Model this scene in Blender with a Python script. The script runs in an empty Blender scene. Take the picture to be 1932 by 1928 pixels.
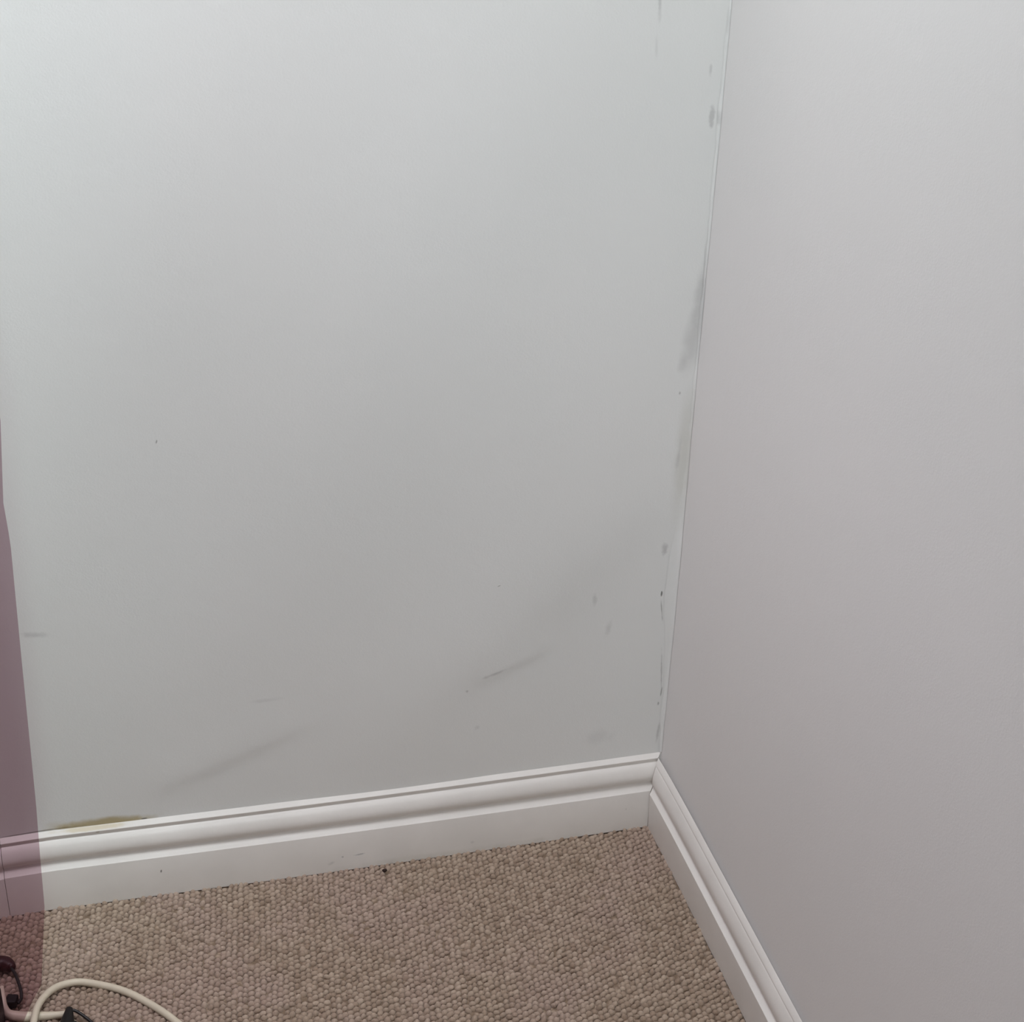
import bpy, bmesh, math, random
import numpy as np
from mathutils import Matrix, Vector

random.seed(7)
rng = np.random.default_rng(7)
S = bpy.context.scene
C = S.collection

# ------------------------------------------------------------------ camera, sky, lights, exposure
PITCH, YAW, ROLL = 0.49914, 0.25643, 0.034523
CAM = Vector((-0.71531, -1.79909, 1.57432))
FOCAL_PX = 3000.0
cy, sy = math.cos(YAW), math.sin(YAW)
fwd = Vector((sy * math.cos(PITCH), cy * math.cos(PITCH), -math.sin(PITCH)))
r0 = Vector((cy, -sy, 0.0))
u0 = r0.cross(fwd)
right = math.cos(ROLL) * r0 + math.sin(ROLL) * u0
up = -math.sin(ROLL) * r0 + math.cos(ROLL) * u0
cd = bpy.data.cameras.new('camera')
cam = bpy.data.objects.new('camera', cd)
C.objects.link(cam)
M = Matrix((right, up, -fwd)).transposed().to_4x4()
M.translation = CAM
cam.matrix_world = M
cd.sensor_fit = 'HORIZONTAL'
cd.sensor_width = 36.0
cd.lens = FOCAL_PX / 1932.0 * 36.0
cd.clip_start = 0.02
S.camera = cam

world = bpy.data.worlds.new('sky')
S.world = world
world.use_nodes = True
bg = world.node_tree.nodes['Background']
bg.inputs['Color'].default_value = (0.80, 0.90, 1.0, 1)
bg.inputs['Strength'].default_value = 0.6


def area(name, loc, aim, sx, sy_, power, col):
    l = bpy.data.lights.new(name, 'AREA')
    l.shape = 'RECTANGLE'
    l.size, l.size_y = sx, sy_
    l.energy = power
    l.color = col
    o = bpy.data.objects.new(name, l)
    C.objects.link(o)
    o.location = loc
    o.rotation_euler = (Vector(aim) - Vector(loc)).to_track_quat('-Z', 'Y').to_euler()
    return o


# daylight from a window behind the camera; unseen roof window added for wall shading
area('window_daylight', (-0.62, -3.52, 1.80), (-0.62, 0.0, 1.3), 1.0, 0.9, 26, (0.95, 0.97, 1.0))
area('added_roof_daylight', (-0.95, -0.44, 2.62), (-0.95, -0.44, 0.0), 1.3, 0.62, 47, (0.93, 0.96, 1.0))

vs = S.view_settings
S.display_settings.display_device = 'sRGB'
vs.view_transform = 'Standard'
vs.look = 'None'
vs.gamma = 1.0
vs.use_curve_mapping = False
vs.exposure = 0.45
S.cycles.max_bounces = 10
S.cycles.diffuse_bounces = 6
S.cycles.transparent_max_bounces = 16


# ------------------------------------------------------------------ helpers
def put(name, me, mat, parent=None, kind=None):
    o = bpy.data.objects.new(name, me)
    if mat is not None:
        me.materials.append(mat)
    C.objects.link(o)
    if parent is not None:
        o.parent = parent
    if kind:
        o['kind'] = kind
    return o


def obj(name, bm, mat, parent=None, smooth=True, kind=None):
    bmesh.ops.recalc_face_normals(bm, faces=bm.faces)
    me = bpy.data.meshes.new(name)
    bm.to_mesh(me)
    bm.free()
    if smooth:
        for p in me.polygons:
            p.use_smooth = True
    return put(name, me, mat, parent, kind)


def tag(o, label, cat, group=None):
    o['label'] = label
    o['category'] = cat
    if group:
        o['group'] = group
    return o


def empty(name, loc, label, cat):
    o = bpy.data.objects.new(name, None)
    C.objects.link(o)
    o.location = loc
    o.empty_display_size = 0.02
    return tag(o, label, cat)


def quads(name, rects, mat, kind='structure'):
    """plain flat shell faces: list of 4-point rectangles"""
    vv, ff = [], []
    for r in rects:
        n = len(vv)
        vv += [tuple(p) for p in r]
        ff.append((n, n + 1, n + 2, n + 3))
    me = bpy.data.meshes.new(name)
    me.from_pydata(vv, [], ff)
    return put(name, me, mat, None, kind)


def add_box(bm, lo, hi, bevel=0.0, rot=None):
    c = [(a + b) / 2 for a, b in zip(lo, hi)]
    s = [b - a for a, b in zip(lo, hi)]
    m = Matrix.Translation(c) @ (rot or Matrix.Identity(4)) @ Matrix.Diagonal((*s, 1))
    r = bmesh.ops.create_cube(bm, size=1.0, matrix=m)
    if bevel:
        es = list({e for v in r['verts'] for e in v.link_edges})
        bmesh.ops.bevel(bm, geom=es, offset=bevel, segments=3, profile=0.5, affect='EDGES')


def catmull(pts, n=10):
    P = [np.array(p, float) for p in pts]
    P = [2 * P[0] - P[1]] + P + [2 * P[-1] - P[-2]]
    out = []
    for i in range(1, len(P) - 2):
        for k in range(n):
            t = k / n
            a, b, c, d = P[i - 1:i + 3]
            out.append(0.5 * (2 * b + (c - a) * t + (2 * a - 5 * b + 4 * c - d) * t * t + (3 * b - a - 3 * c + d) * t ** 3))
    out.append(P[-2])
    return out


def add_tube(bm, pts, rad, seg=14, n=10):
    """round tube along a smooth path; rad is one radius or one per control point"""
    path = catmull(pts, n)
    m = len(path)
    if isinstance(rad, (int, float)):
        rr = [rad] * m
    else:
        rr = [r[0] for r in catmull([(r, 0, 0) for r in rad], n)]
    ref = Vector((0, 0, 1))
    rings = []
    nv = None
    for i in range(m):
        a = Vector(path[max(i - 1, 0)])
        b = Vector(path[min(i + 1, m - 1)])
        t = (b - a).normalized()
        if nv is None:
            nv = t.cross(ref)
            if nv.length < 1e-3:
                nv = t.cross(Vector((1, 0, 0)))
        nv = (nv - t * nv.dot(t)).normalized()
        bn = t.cross(nv)
        p = Vector(path[i])
        rings.append([bm.verts.new(p + (nv * math.cos(2 * math.pi * k / seg) + bn * math.sin(2 * math.pi * k / seg)) * float(rr[i])) for k in range(seg)])
    for i in range(m - 1):
        for k in range(seg):
            bm.faces.new((rings[i][k], rings[i][(k + 1) % seg], rings[i + 1][(k + 1) % seg], rings[i + 1][k]))
    bm.faces.new(rings[0][::-1])
    bm.faces.new(rings[-1])


class NT:
    """tiny node builder"""

    def __init__(self, name):
        self.m = bpy.data.materials.new(name)
        self.m.use_nodes = True
        self.t = self.m.node_tree
        self.b = self.t.nodes['Principled BSDF']
        self.out = self.t.nodes['Material Output']
        self.co = self.t.nodes.new('ShaderNodeTexCoord').outputs['Object']

    def n(self, kind, **kw):
        x = self.t.nodes.new(kind)
        for k, v in kw.items():
            setattr(x, k, v)
        return x

    def l(self, a, b):
        self.t.links.new(a, b)

    def math(self, op, a, b=None, clamp=False):
        x = self.n('ShaderNodeMath', operation=op, use_clamp=clamp)
        for i, v in enumerate((a, b)):
            if v is None:
                continue
            if isinstance(v, (int, float)):
                x.inputs[i].default_value = v
            else:
                self.l(v, x.inputs[i])
        return x.outputs[0]

    def noise(self, scale, detail=3.0, rough=0.55, vec=None):
        x = self.n('ShaderNodeTexNoise')
        x.inputs['Scale'].default_value = scale
        x.inputs['Detail'].default_value = detail
        x.inputs['Roughness'].default_value = rough
        self.l(vec or self.co, x.inputs['Vector'])
        return x.outputs['Fac']

    def mix(self, fac, a, b):
        x = self.n('ShaderNodeMix', data_type='RGBA')
        for s, v in ((0, fac), (6, a), (7, b)):
            if isinstance(v, (int, float)):
                x.inputs[s].default_value = v
            elif isinstance(v, tuple):
                x.inputs[s].default_value = (*v, 1)
            else:
                self.l(v, x.inputs[s])
        return x.outputs[2]

    def ramp(self, v, lo, hi):
        x = self.n('ShaderNodeMapRange', interpolation_type='SMOOTHSTEP')
        self.l(v, x.inputs['Value'])
        x.inputs['From Min'].default_value = lo
        x.inputs['From Max'].default_value = hi
        return x.outputs['Result']

    def bump(self, h, strength, dist=0.001):
        x = self.n('ShaderNodeBump')
        x.inputs['Strength'].default_value = strength
        x.inputs['Distance'].default_value = dist
        self.l(h, x.inputs['Height'])
        self.l(x.outputs['Normal'], self.b.inputs['Normal'])

    def spot(self, c, r, ang=0.0, soft=0.7, wob=0.25, scale=60.0):
        """soft-edged mark of its own shape at a place of the surface (object space), ragged by noise"""
        mp = self.n('ShaderNodeMapping', vector_type='TEXTURE')
        mp.inputs['Location'].default_value = c
        mp.inputs['Rotation'].default_value = (0, ang, 0)
        mp.inputs['Scale'].default_value = r
        self.l(self.co, mp.inputs['Vector'])
        ln = self.n('ShaderNodeVectorMath', operation='LENGTH')
        self.l(mp.outputs[0], ln.inputs[0])
        d = ln.outputs['Value']
        if wob:
            d = self.math('ADD', d, self.math('MULTIPLY', self.math('SUBTRACT', self.noise(scale, 4), 0.5), wob * 4))
        return self.ramp(d, 1.0, 1.0 - soft)


def plain(name, col, rough=0.5, spec=0.5, bumps=None, var=None):
    m = NT(name)
    m.b.inputs['Roughness'].default_value = rough
    m.b.inputs['Specular IOR Level'].default_value = spec
    if var:
        f = m.ramp(m.noise(var[0], 3), 0.3, 0.7)
        m.l(m.mix(f, col, var[1]), m.b.inputs['Base Color'])
    else:
        m.b.inputs['Base Color'].default_value = (*col, 1)
    if bumps:
        m.bump(m.noise(bumps[0], 4), bumps[1], bumps[2])
    return m.m


# ------------------------------------------------------------------ materials
WALL = (0.80, 0.80, 0.785)


def wall_material(name, marks, c0=(0.790, 0.800, 0.790), c1=(0.775, 0.790, 0.780)):
    m = NT(name)
    m.b.inputs['Roughness'].default_value = 0.62
    m.b.inputs['Specular IOR Level'].default_value = 0.25
    col = m.mix(m.ramp(m.noise(2.2, 2), 0.35, 0.65), c0, c1)
    for (c, r, ang, soft, wob, sc, colr, op) in marks:
        f = m.math('MULTIPLY', m.spot(c, r, ang, soft, wob, sc), op)
        col = m.mix(f, col, colr)
    m.l(col, m.b.inputs['Base Color'])
    h = m.math('ADD', m.noise(420, 3), m.math('MULTIPLY', m.noise(45, 3), 2.0))
    m.bump(h, 0.22, 0.0006)
    return m.m


GREY = (0.42, 0.42, 0.42)
DARK = (0.16, 0.16, 0.15)
YEL = (0.46, 0.37, 0.17)
BIG = 0.05


def mk(x, z, rx, rz, ang, soft, wob, sc, col, op):
    return ((x, 0, z), (rx, BIG, rz), math.radians(ang), soft, wob, sc, col, op)


back_marks = [
    # damp stain sitting on the skirting, and painted gap shadow along its top
    mk(-0.815, 0.126, 0.085, 0.013, -1, 0.6, 0.22, 40, YEL, 0.80),
    mk(-0.80, 0.127, 0.045, 0.012, 0, 0.6, 0.2, 60, (0.44, 0.37, 0.22), 0.5),
    mk(-0.90, 0.1262, 0.075, 0.0012, -1, 0.6, 0.2, 60, (0.16, 0.13, 0.09), 0.6),  # shadow of the thin gap above the board, painted as a dark line
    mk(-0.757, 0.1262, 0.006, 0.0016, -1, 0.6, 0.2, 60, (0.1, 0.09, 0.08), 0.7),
    mk(-0.875, 0.131, 0.02, 0.012, 0, 0.9, 0.2, 60, YEL, 0.25),
    # scuffs and smears
    mk(-0.868, 0.443, 0.022, 0.006, 8, 0.9, 0.3, 70, GREY, 0.35),
    mk(-0.697, 0.7035, 0.0012, 0.0035, 15, 0.6, 0.1, 90, DARK, 0.6),
    mk(-0.2594, 0.4482, 0.003, 0.0011, -20, 0.6, 0.1, 90, DARK, 0.5),
    mk(-0.12, 0.408, 0.0055, 0.013, 0, 0.8, 0.35, 80, GREY, 0.34),
    mk(-0.0967, 0.3568, 0.006, 0.018, 10, 0.9, 0.4, 80, GREY, 0.28),
    mk(-0.262, 0.304, 0.026, 0.0035, -17, 0.9, 0.35, 90, GREY, 0.5),
    mk(-0.301, 0.280, 0.003, 0.003, 0, 0.8, 0.3, 90, GREY, 0.5),
    mk(-0.582, 0.303, 0.03, 0.004, 0, 0.9, 0.3, 60, GREY, 0.16),
    mk(-0.0884, 1.215, 0.0038, 0.028, -3, 0.9, 0.3, 60, GREY, 0.45),
    mk(-0.0884, 1.165, 0.003, 0.02, -3, 0.9, 0.3, 60, GREY, 0.18),
    # smears and cracks running down beside the corner
    mk(-0.0110, 1.080, 0.0052, 0.016, 0, 0.6, 0.35, 110, GREY, 0.50),
    mk(-0.0180, 1.137, 0.003, 0.009, 0, 0.8, 0.4, 90, GREY, 0.36),
    mk(-0.0010, 0.900, 0.0035, 0.065, 1, 0.9, 0.3, 40, GREY, 0.42),
    mk(-0.0040, 0.855, 0.013, 0.060, 5, 0.9, 0.22, 30, GREY, 0.42),
    mk(-0.0090, 0.790, 0.019, 0.070, 9, 0.9, 0.22, 30, GREY, 0.40),
    mk(-0.0200, 0.760, 0.009, 0.020, 9, 0.9, 0.3, 50, GREY, 0.22),
    mk(-0.0080, 0.620, 0.018, 0.140, 1, 0.95, 0.2, 25, (0.50, 0.49, 0.42), 0.34),
    mk(-0.0210, 0.715, 0.0018, 0.003, 0, 0.8, 0.2, 90, DARK, 0.4),
    mk(-0.0150, 0.62, 0.004, 0.03, 3, 0.9, 0.35, 50, GREY, 0.3),
    mk(-0.0225, 0.478, 0.0065, 0.011, 0, 0.8, 0.4, 100, GREY, 0.55),
    mk(-0.0215, 0.405, 0.0016, 0.0055, 0, 0.6, 0.3, 120, DARK, 0.85),
    mk(-0.0192, 0.378, 0.0013, 0.026, -8, 0.7, 0.3, 90, DARK, 0.45),
    mk(-0.0110, 0.27, 0.0018, 0.05, -4, 0.8, 0.4, 60, GREY, 0.6),
    mk(-0.0085, 0.237, 0.0014, 0.012, 4, 0.6, 0.3, 90, DARK, 0.55),
    mk(-0.0115, 0.215, 0.0020, 0.004, 0, 0.7, 0.3, 90, DARK, 0.5),
    mk(-0.0080, 0.165, 0.0030, 0.025, 4, 0.8, 0.4, 60, GREY, 0.5),
    mk(-0.1000, 0.168, 0.028, 0.02, 0, 0.9, 0.3, 40, GREY, 0.16),
    mk(-0.2850, 0.214, 0.006, 0.005, 0, 0.9, 0.3, 60, GREY, 0.2),
]
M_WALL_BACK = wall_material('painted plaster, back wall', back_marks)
M_WALL = wall_material('painted plaster', [], (0.800, 0.788, 0.782), (0.790, 0.781, 0.776))
M_WALL_FAR = plain('dark paint to cut bounce', (0.26, 0.255, 0.25), 0.7, 0.2, (300, 0.2, 0.0006))  # unseen walls made dark to cut the light they bounce back
M_FILL = wall_material('corner filler', [
    mk(-0.003, 0.83, 0.02, 0.10, 3, 0.9, 0.2, 40, GREY, 0.40),
    mk(-0.005, 0.62, 0.02, 0.14, 1, 0.9, 0.2, 40, (0.50, 0.49, 0.42), 0.32),
    mk(-0.004, 1.078, 0.006, 0.012, 0, 0.8, 0.3, 100, GREY, 0.4),
    mk(-0.002, 1.19, 0.003, 0.03, 0, 0.8, 0.4, 60, GREY, 0.25),
    mk(-0.003, 0.90, 0.0025, 0.06, 0, 0.8, 0.4, 60, GREY, 0.3),
])
M_CEIL = plain('ceiling paint', (0.72, 0.72, 0.71), 0.8, 0.2, (200, 0.2, 0.0005))


def gloss_material(name, marks=()):
    m = NT(name)
    m.b.inputs['Roughness'].default_value = 0.34
    m.b.inputs['Specular IOR Level'].default_value = 0.45
    col = m.mix(m.ramp(m.noise(9, 3), 0.3, 0.7), (0.80, 0.775, 0.745), (0.75, 0.725, 0.695))
    for (c, r, ang, soft, wob, sc, colr, op) in marks:
        f = m.math('MULTIPLY', m.spot(c, r, ang, soft, wob, sc), op)
        col = m.mix(f, col, colr)
    m.l(col, m.b.inputs['Base Color'])
    m.bump(m.noise(160, 3), 0.15, 0.0006)
    return m.m


M_SKIRT_BACK = gloss_material('white gloss woodwork, back', [
    mk(-0.7409, 0.0439, 0.0018, 0.0042, 10, 0.6, 0.1, 90, (0.05, 0.045, 0.04), 0.85),
    mk(-0.4600, 0.0262, 0.0130, 0.0020, -4, 0.6, 0.35, 160, GREY, 0.75),
    mk(-0.4850, 0.0255, 0.0022, 0.0020, 0, 0.6, 0.3, 160, GREY, 0.8),
    mk(-0.5010, 0.0168, 0.0080, 0.0035, -25, 0.8, 0.35, 120, GREY, 0.5),
    mk(-0.2924, 0.0194, 0.0050, 0.0035, 0, 0.8, 0.35, 120, GREY, 0.3),
    mk(-0.0550, 0.040, 0.0018, 0.004, 0, 0.8, 0.3, 120, GREY, 0.5),
    mk(-0.830, 0.1225, 0.060, 0.0035, 0, 0.6, 0.3, 50, (0.60, 0.51, 0.33), 0.6),
    mk(-0.8210, 0.1165, 0.0035, 0.0018, 0, 0.7, 0.3, 120, (0.25, 0.2, 0.12), 0.5),
    mk(-0.33, 0.004, 0.3, 0.009, 0, 0.9, 0.25, 40, (0.55, 0.52, 0.45), 0.35),
])
M_SKIRT = gloss_material('white gloss woodwork')
M_GAP = plain('dark joint', (0.035, 0.03, 0.025), 0.9, 0.1)


def carpet_mat():
    m = NT('berber wool loops')
    m.b.inputs['Roughness'].default_value = 0.95
    m.b.inputs['Specular IOR Level'].default_value = 0.08
    at = m.n('ShaderNodeAttribute', attribute_name='tone')
    f = at.outputs['Fac']
    col = m.mix(f, (0.300, 0.222, 0.165), (0.425, 0.335, 0.262))
    patch = m.ramp(m.noise(5.0, 2), 0.42, 0.6)
    col = m.mix(m.math('MULTIPLY', patch, 0.45), col, (0.40, 0.298, 0.258))
    m.l(col, m.b.inputs['Base Color'])
    m.bump(m.noise(900, 3), 0.6, 0.0008)
    m.b.inputs['Sheen Weight'].default_value = 0.15
    return m.m


M_LOOP = carpet_mat()


def floor_mat():
    m = NT('carpet ground')
    m.b.inputs['Roughness'].default_value = 0.95
    m.b.inputs['Specular IOR Level'].default_value = 0.05
    v = m.n('ShaderNodeTexVoronoi')
    v.inputs['Scale'].default_value = 120
    m.l(m.co, v.inputs['Vector'])
    m.l(m.mix(m.ramp(v.outputs['Distance'], 0.1, 0.7), (0.40, 0.31, 0.24), (0.22, 0.16, 0.115)), m.b.inputs['Base Color'])
    m.bump(m.math('SUBTRACT', 1.0, v.outputs['Distance']), 0.8, 0.004)
    return m.m


M_FLOOR = floor_mat()

# ------------------------------------------------------------------ room shell
W = 0.9675           # length of wall between the corner and the joint in the skirting
RX, RY, RZ = -2.4, -3.4, 2.4


def bow(x):
    """the old back wall is not quite flat: it bellies into the room by a few millimetres"""
    t = min(max((x + W) / W, 0.0), 1.0)
    return -0.0042 * math.sin(math.pi * t) - 0.055 * min(max(-0.885 - x, 0.0), 0.12)


def ridge(px, pz, a, b, below, above, amp):
    ax, az = a
    bx, bz = b
    L = math.hypot(bx - ax, bz - az)
    ux, uz = (bx - ax) / L, (bz - az) / L
    s = (px - ax) * ux + (pz - az) * uz
    t = -(px - ax) * uz + (pz - az) * ux
    e = math.exp(-((s - L / 2) / (0.55 * L)) ** 4)
    w = above if t > 0 else below
    return -amp * e * math.exp(-(t / w) ** 2)


bm = bmesh.new()
NXW, NZW = 150, 300
zs = [1.35 * i / 230 for i in range(231)] + [1.35 + (RZ - 1.35) * i / 20 for i in range(1, 21)]
xs = [RX + (-1.05 - RX) * i / 12 for i in range(12)] + [-1.05 + 1.05 * i / NXW for i in range(NXW + 1)]
rows = []
for z in zs:
    row = []
    for x in xs:
        y = bow(x)
        y += ridge(x, z, (-0.735, 0.176), (-0.545, 0.252), 0.014, 0.05, 0.0012)
        y += ridge(x, z, (-0.285, 0.296), (-0.19, 0.335), 0.009, 0.05, 0.0010)
        y += ridge(x, z, (-0.40, 0.245), (-0.05, 0.56), 0.05, 0.09, 0.0020)
        edge = min(1.0, (z - 0.0) / 0.2) * min(1.0, -x / 0.08)
        y += edge * 0.0011 * (math.sin(7.1 * x + 3.3 * z + 1.0) * math.sin(5.7 * z - 2.0 * x) + 0.5 * math.sin(17 * x - 9 * z))
        row.append(bm.verts.new((x, y, z)))
    rows.append(row)
for j in range(len(zs) - 1):
    for i in range(len(xs) - 1):
        bm.faces.new((rows[j][i], rows[j][i + 1], rows[j + 1][i + 1], rows[j + 1][i]))
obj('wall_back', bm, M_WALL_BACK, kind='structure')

def skew(y):
    """the right wall is a hair out of square"""
    return -0.008 * y


bm = bmesh.new()
NYR, NZR = 90, 70
rows = []
for j in range(NZR + 1):
    z = RZ * j / NZR
    row = []
    for i in range(NYR + 1):
        y = RY * (i / NYR) ** 1.4
        e = min(1.0, -y / 0.15) * min(1.0, z / 0.2)
        x = -e * 0.0010 * (math.sin(4.3 * y + 2.2 * z) * math.sin(6.1 * z + 0.6) + 0.6 * math.sin(9.0 * y - 3.0 * z)) + skew(y)
        row.append(bm.verts.new((x, y, z)))
    rows.append(row)
for j in range(NZR):
    for i in range(NYR):
        bm.faces.new((rows[j][i], rows[j][i + 1], rows[j + 1][i + 1], rows[j + 1][i]))
obj('wall_right', bm, M_WALL, kind='structure')

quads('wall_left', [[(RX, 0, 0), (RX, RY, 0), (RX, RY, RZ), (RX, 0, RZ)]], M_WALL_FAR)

# wall behind the camera with its window opening
wx0, wx1, wz0, wz1 = -1.12, -0.12, 1.35, 2.25


def yrect(x0, x1, z0, z1, y):
    return [(x0, y, z0), (x1, y, z0), (x1, y, z1), (x0, y, z1)]


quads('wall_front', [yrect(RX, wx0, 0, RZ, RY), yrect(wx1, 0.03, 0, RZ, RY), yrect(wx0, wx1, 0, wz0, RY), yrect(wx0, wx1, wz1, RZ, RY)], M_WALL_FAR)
sx0, sx1, sy0, sy1 = -1.60, -0.30, -0.75, -0.13


def zrect(x0, x1, y0, y1, z):
    return [(x0, y0, z), (x1, y0, z), (x1, y1, z), (x0, y1, z)]


quads('ceiling', [zrect(RX, sx0, RY, 0, RZ), zrect(sx1, 0.03, RY, 0, RZ), zrect(sx0, sx1, RY, sy0, RZ), zrect(sx0, sx1, sy1, 0, RZ)], M_CEIL)


def glass_mat():
    m = bpy.data.materials.new('window glass')
    m.use_nodes = True
    t = m.node_tree
    t.nodes.remove(t.nodes['Principled BSDF'])
    a = t.nodes.new('ShaderNodeBsdfTransparent')
    a.inputs['Color'].default_value = (0.97, 0.98, 0.97, 1)
    g = t.nodes.new('ShaderNodeBsdfGlossy')
    g.inputs['Roughness'].default_value = 0.02
    fr = t.nodes.new('ShaderNodeFresnel')
    mx = t.nodes.new('ShaderNodeMixShader')
    t.links.new(fr.outputs[0], mx.inputs[0])
    t.links.new(a.outputs[0], mx.inputs[1])
    t.links.new(g.outputs[0], mx.inputs[2])
    t.links.new(mx.outputs[0], t.nodes['Material Output'].inputs['Surface'])
    return m


M_GLASS = glass_mat()


def window(name, lo, hi, axis):
    """frame, mullion and two panes; axis is the direction the window looks along (1 = y, 2 = z)"""
    bm = bmesh.new()
    a, b = (0, 2) if axis == 1 else (0, 1)
    t = 0.055

    def bar(p0, p1):
        l, h = list(lo), list(hi)
        l[a], h[a], l[b], h[b] = p0[0], p1[0], p0[1], p1[1]
        add_box(bm, l, h, 0.004)
    bar((lo[a], lo[b]), (lo[a] + t, hi[b]))
    bar((hi[a] - t, lo[b]), (hi[a], hi[b]))
    bar((lo[a] + t, lo[b]), (hi[a] - t, lo[b] + t))
    bar((lo[a] + t, hi[b] - t), (hi[a] - t, hi[b]))
    mid = (lo[a] + hi[a]) / 2
    if axis == 1:
        bar((mid - 0.03, lo[b] + t), (mid + 0.03, hi[b] - t))
    f = obj(name, bm, M_SKIRT, smooth=False, kind='structure')
    cuts = [(lo[a] + t, mid - 0.03), (mid + 0.03, hi[a] - t)] if axis == 1 else [(lo[a] + t, hi[a] - t)]
    for (p, q) in cuts:
        bm = bmesh.new()
        l, h = list(lo), list(hi)
        m_ = (lo[axis] + hi[axis]) / 2
        l[axis], h[axis] = m_ - 0.003, m_ + 0.003
        l[a], h[a], l[b], h[b] = p, q, lo[b] + t, hi[b] - t
        add_box(bm, l, h)
        obj('pane', bm, M_GLASS, f, smooth=False)
    return f


window('window_1', (wx0, RY - 0.07, wz0), (wx1, RY, wz1), 1)
window('added_roof_window', (sx0, sy0, RZ), (sx1, sy1, RZ + 0.07), 2)  # unseen roof window, added to light the walls from above

# ------------------------------------------------------------------ carpeted floor
me = bpy.data.meshes.new('floor')
me.from_pydata([(RX, RY, -0.0030), (0.03, RY, -0.0030), (0.03, 0, -0.0030), (RX, 0, -0.0030)], [], [(0, 1, 2, 3)])
floor = put('floor', me, M_FLOOR, None, 'structure')

# every loop of the berber pile near the corner, one low rounded tuft each
x0, x1, y0, y1 = -1.60, -0.0160, -1.15, -0.0160
pitch, tilt = 0.0086, math.radians(23)
cx, cyy, ct = [], [], []
for j in range(-260, 261):
    for i in range(-260, 261):
        a_, b_ = (i + 0.5 * (j % 2)) * pitch, j * pitch * 0.92
        gx = -0.8 + a_ * math.cos(tilt) - b_ * math.sin(tilt) + random.gauss(0, 0.0008)
        gy = -0.5 + a_ * math.sin(tilt) + b_ * math.cos(tilt) + random.gauss(0, 0.0008)
        if x0 < gx < x1 - 0.008 * gy and y0 < gy < y1 and random.random() > 0.012:
            cx.append(gx)
            cyy.append(gy)
cx, cyy = np.array(cx), np.array(cyy)
N = len(cx)
SEG = 7
prof = [(1.0, -0.3), (0.96, 0.15), (0.56, 0.70)]
uv = []
for (r, h) in prof:
    for k in range(SEG):
        a = 2 * math.pi * k / SEG
        uv.append((r * math.cos(a), r * math.sin(a), h))
uv.append((0, 0, 1.0))
uv = np.array(uv)
faces = []
for rr in range(2):
    for k in range(SEG):
        faces.append((rr * SEG + k, rr * SEG + (k + 1) % SEG, (rr + 1) * SEG + (k + 1) % SEG, (rr + 1) * SEG + k))
tris = [(2 * SEG + k, 2 * SEG + (k + 1) % SEG, 3 * SEG) for k in range(SEG)]
ang = rng.normal(0.5, 0.5, N)
sa = 0.0049 * rng.normal(1, 0.09, N)
sb = 0.0043 * rng.normal(1, 0.09, N)
sh = 0.0049 * np.clip(rng.normal(1, 0.18, N), 0.5, 1.5)
lx = uv[None, :, 0] * sa[:, None]
ly = uv[None, :, 1] * sb[:, None]
lz = uv[None, :, 2] * sh[:, None]
lx = lx + lz * rng.normal(0, 0.12, N)[:, None]
ly = ly + lz * rng.normal(-0.05, 0.12, N)[:, None]
vx = cx[:, None] + lx * np.cos(ang)[:, None] - ly * np.sin(ang)[:, None]
vy = cyy[:, None] + lx * np.sin(ang)[:, None] + ly * np.cos(ang)[:, None]
vz = -0.0017 + lz
nv = len(uv)
verts = np.stack([vx, vy, vz], 2).reshape(-1, 3)
q = np.array(faces)[None] + (np.arange(N) * nv)[:, None, None]
t3 = np.array(tris)[None] + (np.arange(N) * nv)[:, None, None]
loops = np.concatenate([q.reshape(-1), t3.reshape(-1)])
nq, nt = q.shape[0] * q.shape[1], t3.shape[0] * t3.shape[1]
starts = np.concatenate([np.arange(nq) * 4, nq * 4 + np.arange(nt) * 3])
me = bpy.data.meshes.new('carpet_pile')
me.vertices.add(len(verts))
me.vertices.foreach_set('co', verts.ravel())
me.loops.add(len(loops))
me.loops.foreach_set('vertex_index', loops.astype(np.int32))
me.polygons.add(nq + nt)
me.polygons.foreach_set('loop_start', starts.astype(np.int32))
me.polygons.foreach_set('use_smooth', np.ones(nq + nt, bool))
me.update(calc_edges=True)
tone = me.attributes.new('tone', 'FLOAT', 'POINT')
tone.data.foreach_set('value', np.repeat(np.clip(rng.normal(0.5, 0.28, N), 0, 1), nv).astype(np.float32))
pile = put('carpet_pile', me, M_LOOP, floor, 'stuff')

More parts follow.
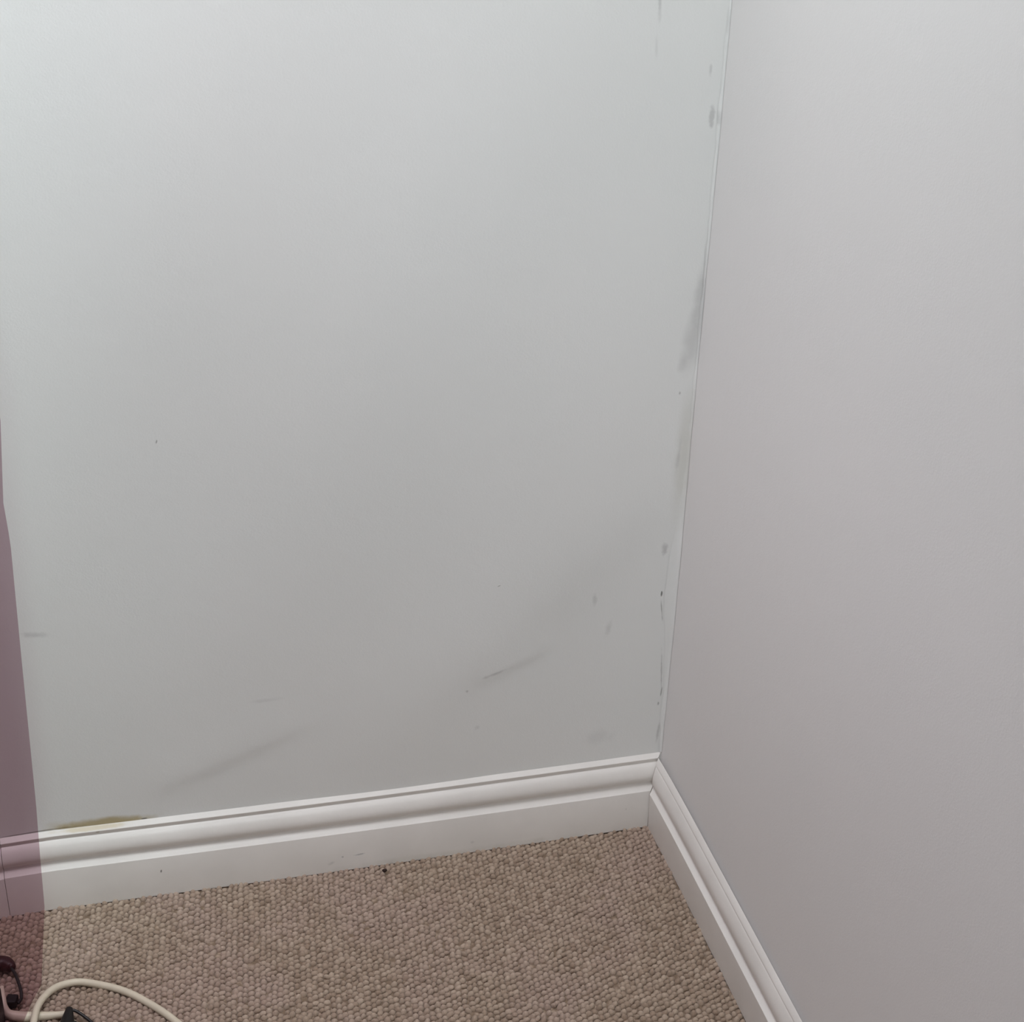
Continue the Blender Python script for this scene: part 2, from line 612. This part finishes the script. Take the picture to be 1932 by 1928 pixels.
# ------------------------------------------------------------------ skirting boards (torus profile: distance from wall, height)
PROF = [(0.0, 0.0), (0.0178, 0.0), (0.0178, 0.0676), (0.0175, 0.0685), (0.0168, 0.0691), (0.0136, 0.0732), (0.0110, 0.0778), (0.0104, 0.0800),
        (0.0124, 0.0822), (0.0137, 0.0852), (0.0144, 0.0890), (0.0144, 0.0928), (0.0137, 0.0968), (0.0125, 0.1006), (0.0110, 0.1042), (0.0096, 0.1070), (0.0078, 0.1095), (0.0056, 0.1115),
        (0.0046, 0.1122), (0.0046, 0.1176), (0.0060, 0.1184), (0.0058, 0.1192), (0.0004, 0.1246), (0.0, 0.1250)]
GAPW = 0.0030
PROF_R = [(GAPW, 0.0), (0.0152, 0.0), (0.0180, 0.0652), (0.0179, 0.0662), (0.0172, 0.0670), (0.0118, 0.0716), (0.0106, 0.0738), (0.0106, 0.0756),
          (0.0122, 0.0776), (0.0135, 0.0806), (0.0142, 0.0842), (0.0143, 0.0880), (0.0139, 0.0920), (0.0130, 0.0960), (0.0118, 0.0998), (0.0104, 0.1036), (0.0090, 0.1072), (0.0082, 0.1088),
          (0.0078, 0.1094), (0.0078, 0.1112), (0.0074, 0.1122), (0.0036, 0.1206), (0.0032, 0.1210), (GAPW, 0.1210)]


def skirting(name, prof, axis, s0, s1, m0, m1, sign, mat, bowed=None, n=1):
    """profile swept along a wall; m0/m1 = +-1 mitre at either end (how far the cut moves per depth), sign = side the room is on"""
    bm = bmesh.new()
    rings = []
    for i in range(n + 1):
        f = i / n
        ring = []
        for d, z in prof:
            s = (s0 + m0 * d) * (1 - f) + (s1 + m1 * d) * f
            off = sign[1] + sign[0] * d
            if axis == 'x':
                ring.append(bm.verts.new((s, off + (bowed(s) if bowed else 0), z)))
            else:
                ring.append(bm.verts.new((off + (bowed(s) if bowed else 0), s, z)))
        rings.append(ring)
    k = len(prof)
    for i in range(n):
        for j in range(k):
            bm.faces.new((rings[i][j], rings[i][(j + 1) % k], rings[i + 1][(j + 1) % k], rings[i + 1][j]))
    bm.faces.new(rings[0][::-1])
    bm.faces.new(rings[-1])
    o = obj(name, bm, mat, smooth=True, kind='structure')
    me = o.data
    try:
        me.set_sharp_from_angle(angle=math.radians(24))
    except Exception:
        pass
    return o


JOINT = -0.9497
skirting('baseboard_back', PROF, 'x', JOINT + 0.0003, -0.0006, 0, -1, (-1, 0.0), M_SKIRT_BACK, bow, 40)
skirting('baseboard_back.001', PROF, 'x', RX + 0.002, JOINT - 0.0003, 0, 0, (-1, -0.0012), M_SKIRT, bow, 24)
skirting('baseboard_right', PROF_R, 'y', -0.0055, -3.38, -1, 0, (-1, -0.0012), M_SKIRT, lambda y: skew(y) - 0.0032 * math.exp(y / 0.06), 120)

# filler smeared down the inside corner between the two walls
ctrl = [(0.126, 0.004, 0.003), (0.20, 0.0066, 0.004), (0.235, 0.006, 0.004), (0.30, 0.008, 0.005), (0.36, 0.014, 0.006), (0.405, 0.0180, 0.006), (0.47, 0.014, 0.006),
        (0.55, 0.007, 0.005), (0.62, 0.004, 0.004), (0.72, 0.003, 0.003), (0.80, 0.003, 0.003), (0.88, 0.003, 0.003), (1.0, 0.003, 0.004), (1.08, 0.004, 0.004), (1.2, 0.003, 0.003), (1.4, 0.003, 0.003), (2.39, 0.003, 0.003)]
bm = bmesh.new()
rows = []
for i in range(241):
    z = 0.126 + (1.4 - 0.126) * i / 230 if i <= 230 else 1.4 + (2.39 - 1.4) * (i - 230) / 10
    a = float(np.interp(z, [c[0] for c in ctrl], [c[1] for c in ctrl])) + 0.0006 * math.sin(z * 71) + 0.0004 * math.sin(z * 173 + 1)
    b = float(np.interp(z, [c[0] for c in ctrl], [c[2] for c in ctrl])) + 0.0005 * math.sin(z * 53 + 2)
    row = []
    for k in range(9):
        t = k / 8
        # quadratic bend from the back wall to the right wall, hollowed towards the corner
        x = -a * (1 - t) ** 2 - 0.10 * a * 2 * t * (1 - t)
        y = -b * t ** 2 - 0.10 * b * 2 * t * (1 - t) - 0.0004 * (1 - t)
        row.append(bm.verts.new((x - 0.0003 * t, y, z)))
    rows.append(row)
for i in range(len(rows) - 1):
    for k in range(8):
        bm.faces.new((rows[i][k], rows[i][k + 1], rows[i + 1][k + 1], rows[i + 1][k]))
obj('trim_1', bm, M_FILL, kind='structure')


# ------------------------------------------------------------------ sheer curtain on the left cheek of the alcove
def sheer_mat(name, tint, body, cover):
    m = bpy.data.materials.new(name)
    m.use_nodes = True
    t = m.node_tree
    t.nodes.remove(t.nodes['Principled BSDF'])
    tr = t.nodes.new('ShaderNodeBsdfTransparent')
    tr.inputs['Color'].default_value = (*tint, 1)
    df = t.nodes.new('ShaderNodeBsdfDiffuse')
    tl = t.nodes.new('ShaderNodeBsdfTranslucent')
    df.inputs['Color'].default_value = (*body, 1)
    tl.inputs['Color'].default_value = (*body, 1)
    m1 = t.nodes.new('ShaderNodeMixShader')
    m1.inputs[0].default_value = 0.5
    t.links.new(df.outputs[0], m1.inputs[1])
    t.links.new(tl.outputs[0], m1.inputs[2])
    m2 = t.nodes.new('ShaderNodeMixShader')
    nz = t.nodes.new('ShaderNodeTexNoise')
    nz.inputs['Scale'].default_value = 900
    tc = t.nodes.new('ShaderNodeTexCoord')
    t.links.new(tc.outputs['Object'], nz.inputs['Vector'])
    mr = t.nodes.new('ShaderNodeMapRange')
    mr.inputs['To Min'].default_value = cover * 0.8
    mr.inputs['To Max'].default_value = cover * 1.2
    t.links.new(nz.outputs['Fac'], mr.inputs['Value'])
    t.links.new(mr.outputs[0], m2.inputs[0])
    t.links.new(tr.outputs[0], m2.inputs[1])
    t.links.new(m1.outputs[0], m2.inputs[2])
    t.links.new(m2.outputs[0], t.nodes['Material Output'].inputs['Surface'])
    return m


M_SHEER = sheer_mat('mauve voile', (0.62, 0.485, 0.535), (0.20, 0.12, 0.15), 0.05)
M_TRACK = plain('white track', (0.75, 0.75, 0.74), 0.4, 0.5)

curtain = empty('sheer_curtain', (-0.905, -0.18, 0.0), 'sheer mauve voile curtain hanging down in front of the left end of the white skirting', 'curtain')
EDGE = [(0.018, -0.9040), (0.079, -0.8957), (0.149, -0.8862), (0.227, -0.8830), (0.313, -0.8788), (0.52, -0.8721), (0.68, -0.8664), (0.73, -0.8680), (0.84, -0.8582), (0.95, -0.870), (1.2, -0.890), (2.36, -0.895)]
bm = bmesh.new()
rows = []
NC = 150
for i in range(121):
    z = 0.018 + (2.36 - 0.018) * (i / 120) ** 1.3
    xe = float(np.interp(z, [e[0] for e in EDGE], [e[1] for e in EDGE]))
    row = []
    for k in range(NC + 1):
        s = 0.62 * k / NC
        y = -0.18 - s
        fold = 1 / (1 + math.exp(-(s - 0.36) / 0.02))
        x = xe - 0.060 * (1 - math.exp(-s / 0.14)) + fold * 0.014 * math.sin((s - 0.22) * 2 * math.pi / 0.085)
        row.append(bm.verts.new((x + 0.905, y + 0.18, z)))
    rows.append(row)
for i in range(len(rows) - 1):
    for k in range(NC):
        bm.faces.new((rows[i][k], rows[i][k + 1], rows[i + 1][k + 1], rows[i + 1][k]))
obj('panel', bm, M_SHEER, curtain)
bm = bmesh.new()
add_box(bm, (-0.960 + 0.905, -0.82 + 0.18, 2.36), (-0.885 + 0.905, -0.16 + 0.18, 2.40), 0.004)
obj('track', bm, M_TRACK, curtain, smooth=False)

# ------------------------------------------------------------------ leads and plugs on the carpet, bottom left
M_WHITE = plain('cream pvc', (0.61, 0.545, 0.43), 0.42, 0.4, None, (30, (0.57, 0.505, 0.40)))
M_BLACK = plain('black pvc', (0.012, 0.010, 0.010), 0.45, 0.4)
M_BLACKP = plain('black plastic', (0.010, 0.008, 0.008), 0.5, 0.25)
M_MAROON = plain('dark maroon plastic', (0.030, 0.004, 0.005), 0.45, 0.4)
M_PALE = plain('pale grey plastic', (0.42, 0.39, 0.38), 0.45, 0.4)

cable = [(-1.30, -0.80, 0.0045), (-1.05, -0.62, 0.0045), (-0.965, -0.47, 0.0045), (-0.935, -0.36, 0.0070), (-0.9210, -0.2999, 0.0120), (-0.9146, -0.2637, 0.0185), (-0.9124, -0.2417, 0.0185), (-0.9091, -0.2184, 0.0165), (-0.9018, -0.1988, 0.0130),
         (-0.8903, -0.1825, 0.0095), (-0.8738, -0.1739, 0.0070), (-0.8502, -0.1745, 0.0055), (-0.8032, -0.1985, 0.0050), (-0.7639, -0.2353, 0.0050), (-0.7354, -0.2710, 0.0050), (-0.6965, -0.3331, 0.0050), (-0.66, -0.42, 0.0050), (-0.65, -0.53, 0.0050), (-0.69, -0.70, 0.0050), (-0.80, -0.86, 0.0050), (-1.00, -1.00, 0.0050), (-1.35, -1.08, 0.0050)]
bm = bmesh.new()
add_tube(bm, cable, 0.0047, 16, 12)
tag(obj('power_cable', bm, M_WHITE), 'cream white power cable arching across the carpet in the bottom left corner', 'cable')

# thicker cream lead running into a black plug
lead = empty('plug_lead', (-0.905, -0.225, 0.0), 'thick cream lead with a black plug lying under the arching cable', 'cable')
b = lead.location


def loc(p, root):
    return tuple(np.array(p) - np.array(root.location))


bm = bmesh.new()
add_tube(bm, [loc(p, lead) for p in [(-0.9535, -0.178, 0.022), (-0.9513, -0.1952, 0.020), (-0.9497, -0.2064, 0.014), (-0.9440, -0.2145, 0.0085), (-0.925, -0.2205, 0.0062), (-0.905, -0.2235, 0.0060), (-0.885, -0.2260, 0.0060), (-0.874, -0.2270, 0.0065)]],
         [0.0030, 0.0034, 0.0042, 0.0058, 0.0064, 0.0056, 0.0046, 0.0046], 16, 10)
obj('lead_sheath', bm, M_WHITE, lead)
bm = bmesh.new()
rot = Matrix.Rotation(0.15, 4, 'Z')
# tapered plug body: narrow strain relief widening to the body
r = bmesh.ops.create_cone(bm, cap_ends=True, segments=16, radius1=0.0125, radius2=0.0042, depth=0.036, matrix=Matrix.Translation(loc((-0.8715, -0.2445, 0.0125), lead)) @ Matrix.Rotation(math.radians(-82), 4, 'X') @ Matrix.Rotation(math.radians(8), 4, 'Y'))
add_box(bm, loc((-0.888, -0.292, 0.0005), lead), loc((-0.858, -0.258, 0.026), lead), 0.004)
obj('plug_body', bm, M_BLACKP, lead, smooth=False)
bm = bmesh.new()
add_tube(bm, [loc(p, lead) for p in [(-0.8705, -0.232, 0.013), (-0.8640, -0.2300, 0.014), (-0.8540, -0.2360, 0.010), (-0.8430, -0.2470, 0.006), (-0.8310, -0.2640, 0.0035), (-0.822, -0.29, 0.003), (-0.82, -0.33, 0.003), (-0.815, -0.38, 0.003), (-0.80, -0.42, 0.003)]], 0.0021, 10, 10)
obj('plug_flex', bm, M_BLACK, lead)

# black looped lead with a dark maroon plug at one end and a black connector at the other
bl = empty('black_lead', (-0.94, -0.165, 0.0), 'thin black lead looping from a maroon plug beside the left skirting', 'cable')
bm = bmesh.new()
add_tube(bm, [loc(p, bl) for p in [(-0.9430, -0.1400, 0.016), (-0.9385, -0.1500, 0.016), (-0.9338, -0.1660, 0.015), (-0.9305, -0.1800, 0.013), (-0.9300, -0.1920, 0.011), (-0.9335, -0.2000, 0.011)]], 0.0021, 10, 10)
obj('flex', bm, M_BLACK, bl)
bm = bmesh.new()
add_tube(bm, [loc(p, bl) for p in [(-0.9700, -0.1240, 0.011), (-0.9640, -0.1240, 0.012), (-0.9520, -0.1270, 0.013), (-0.9440, -0.1360, 0.015), (-0.9425, -0.1400, 0.016)]], [0.0085, 0.0105, 0.0105, 0.0070, 0.0035], 14, 6)
obj('plug', bm, M_MAROON, bl)
bm = bmesh.new()
add_box(bm, loc((-0.9490, -0.2010, 0.004), bl), loc((-0.9345, -0.1860, 0.016), bl), 0.002, Matrix.Rotation(-0.25, 4, 'Z'))
obj('connector', bm, M_BLACKP, bl, smooth=False)

# black adapter that only just enters the picture
bm = bmesh.new()
add_box(bm, (-0.990, -0.345, 0.0012), (-0.9500, -0.212, 0.055), 0.0015)
tag(obj('power_adapter', bm, M_BLACKP, smooth=False), 'black power adapter lying on the carpet at the left edge', 'adapter')

# crumb of dirt on the carpet by the back skirting
bm = bmesh.new()
bmesh.ops.create_icosphere(bm, subdivisions=2, radius=0.0032, matrix=Matrix.Translation((-0.4265, -0.0395, 0.0050)) @ Matrix.Diagonal((1.1, 0.9, 0.8, 1)))
for v_ in bm.verts:
    v_.co += Vector((random.uniform(-1, 1), random.uniform(-1, 1), random.uniform(-1, 1))) * 0.0004
tag(obj('crumb', bm, plain('dark dirt', (0.03, 0.018, 0.015), 0.9, 0.2)), 'tiny dark crumb on the carpet beside the back skirting board', 'dirt')
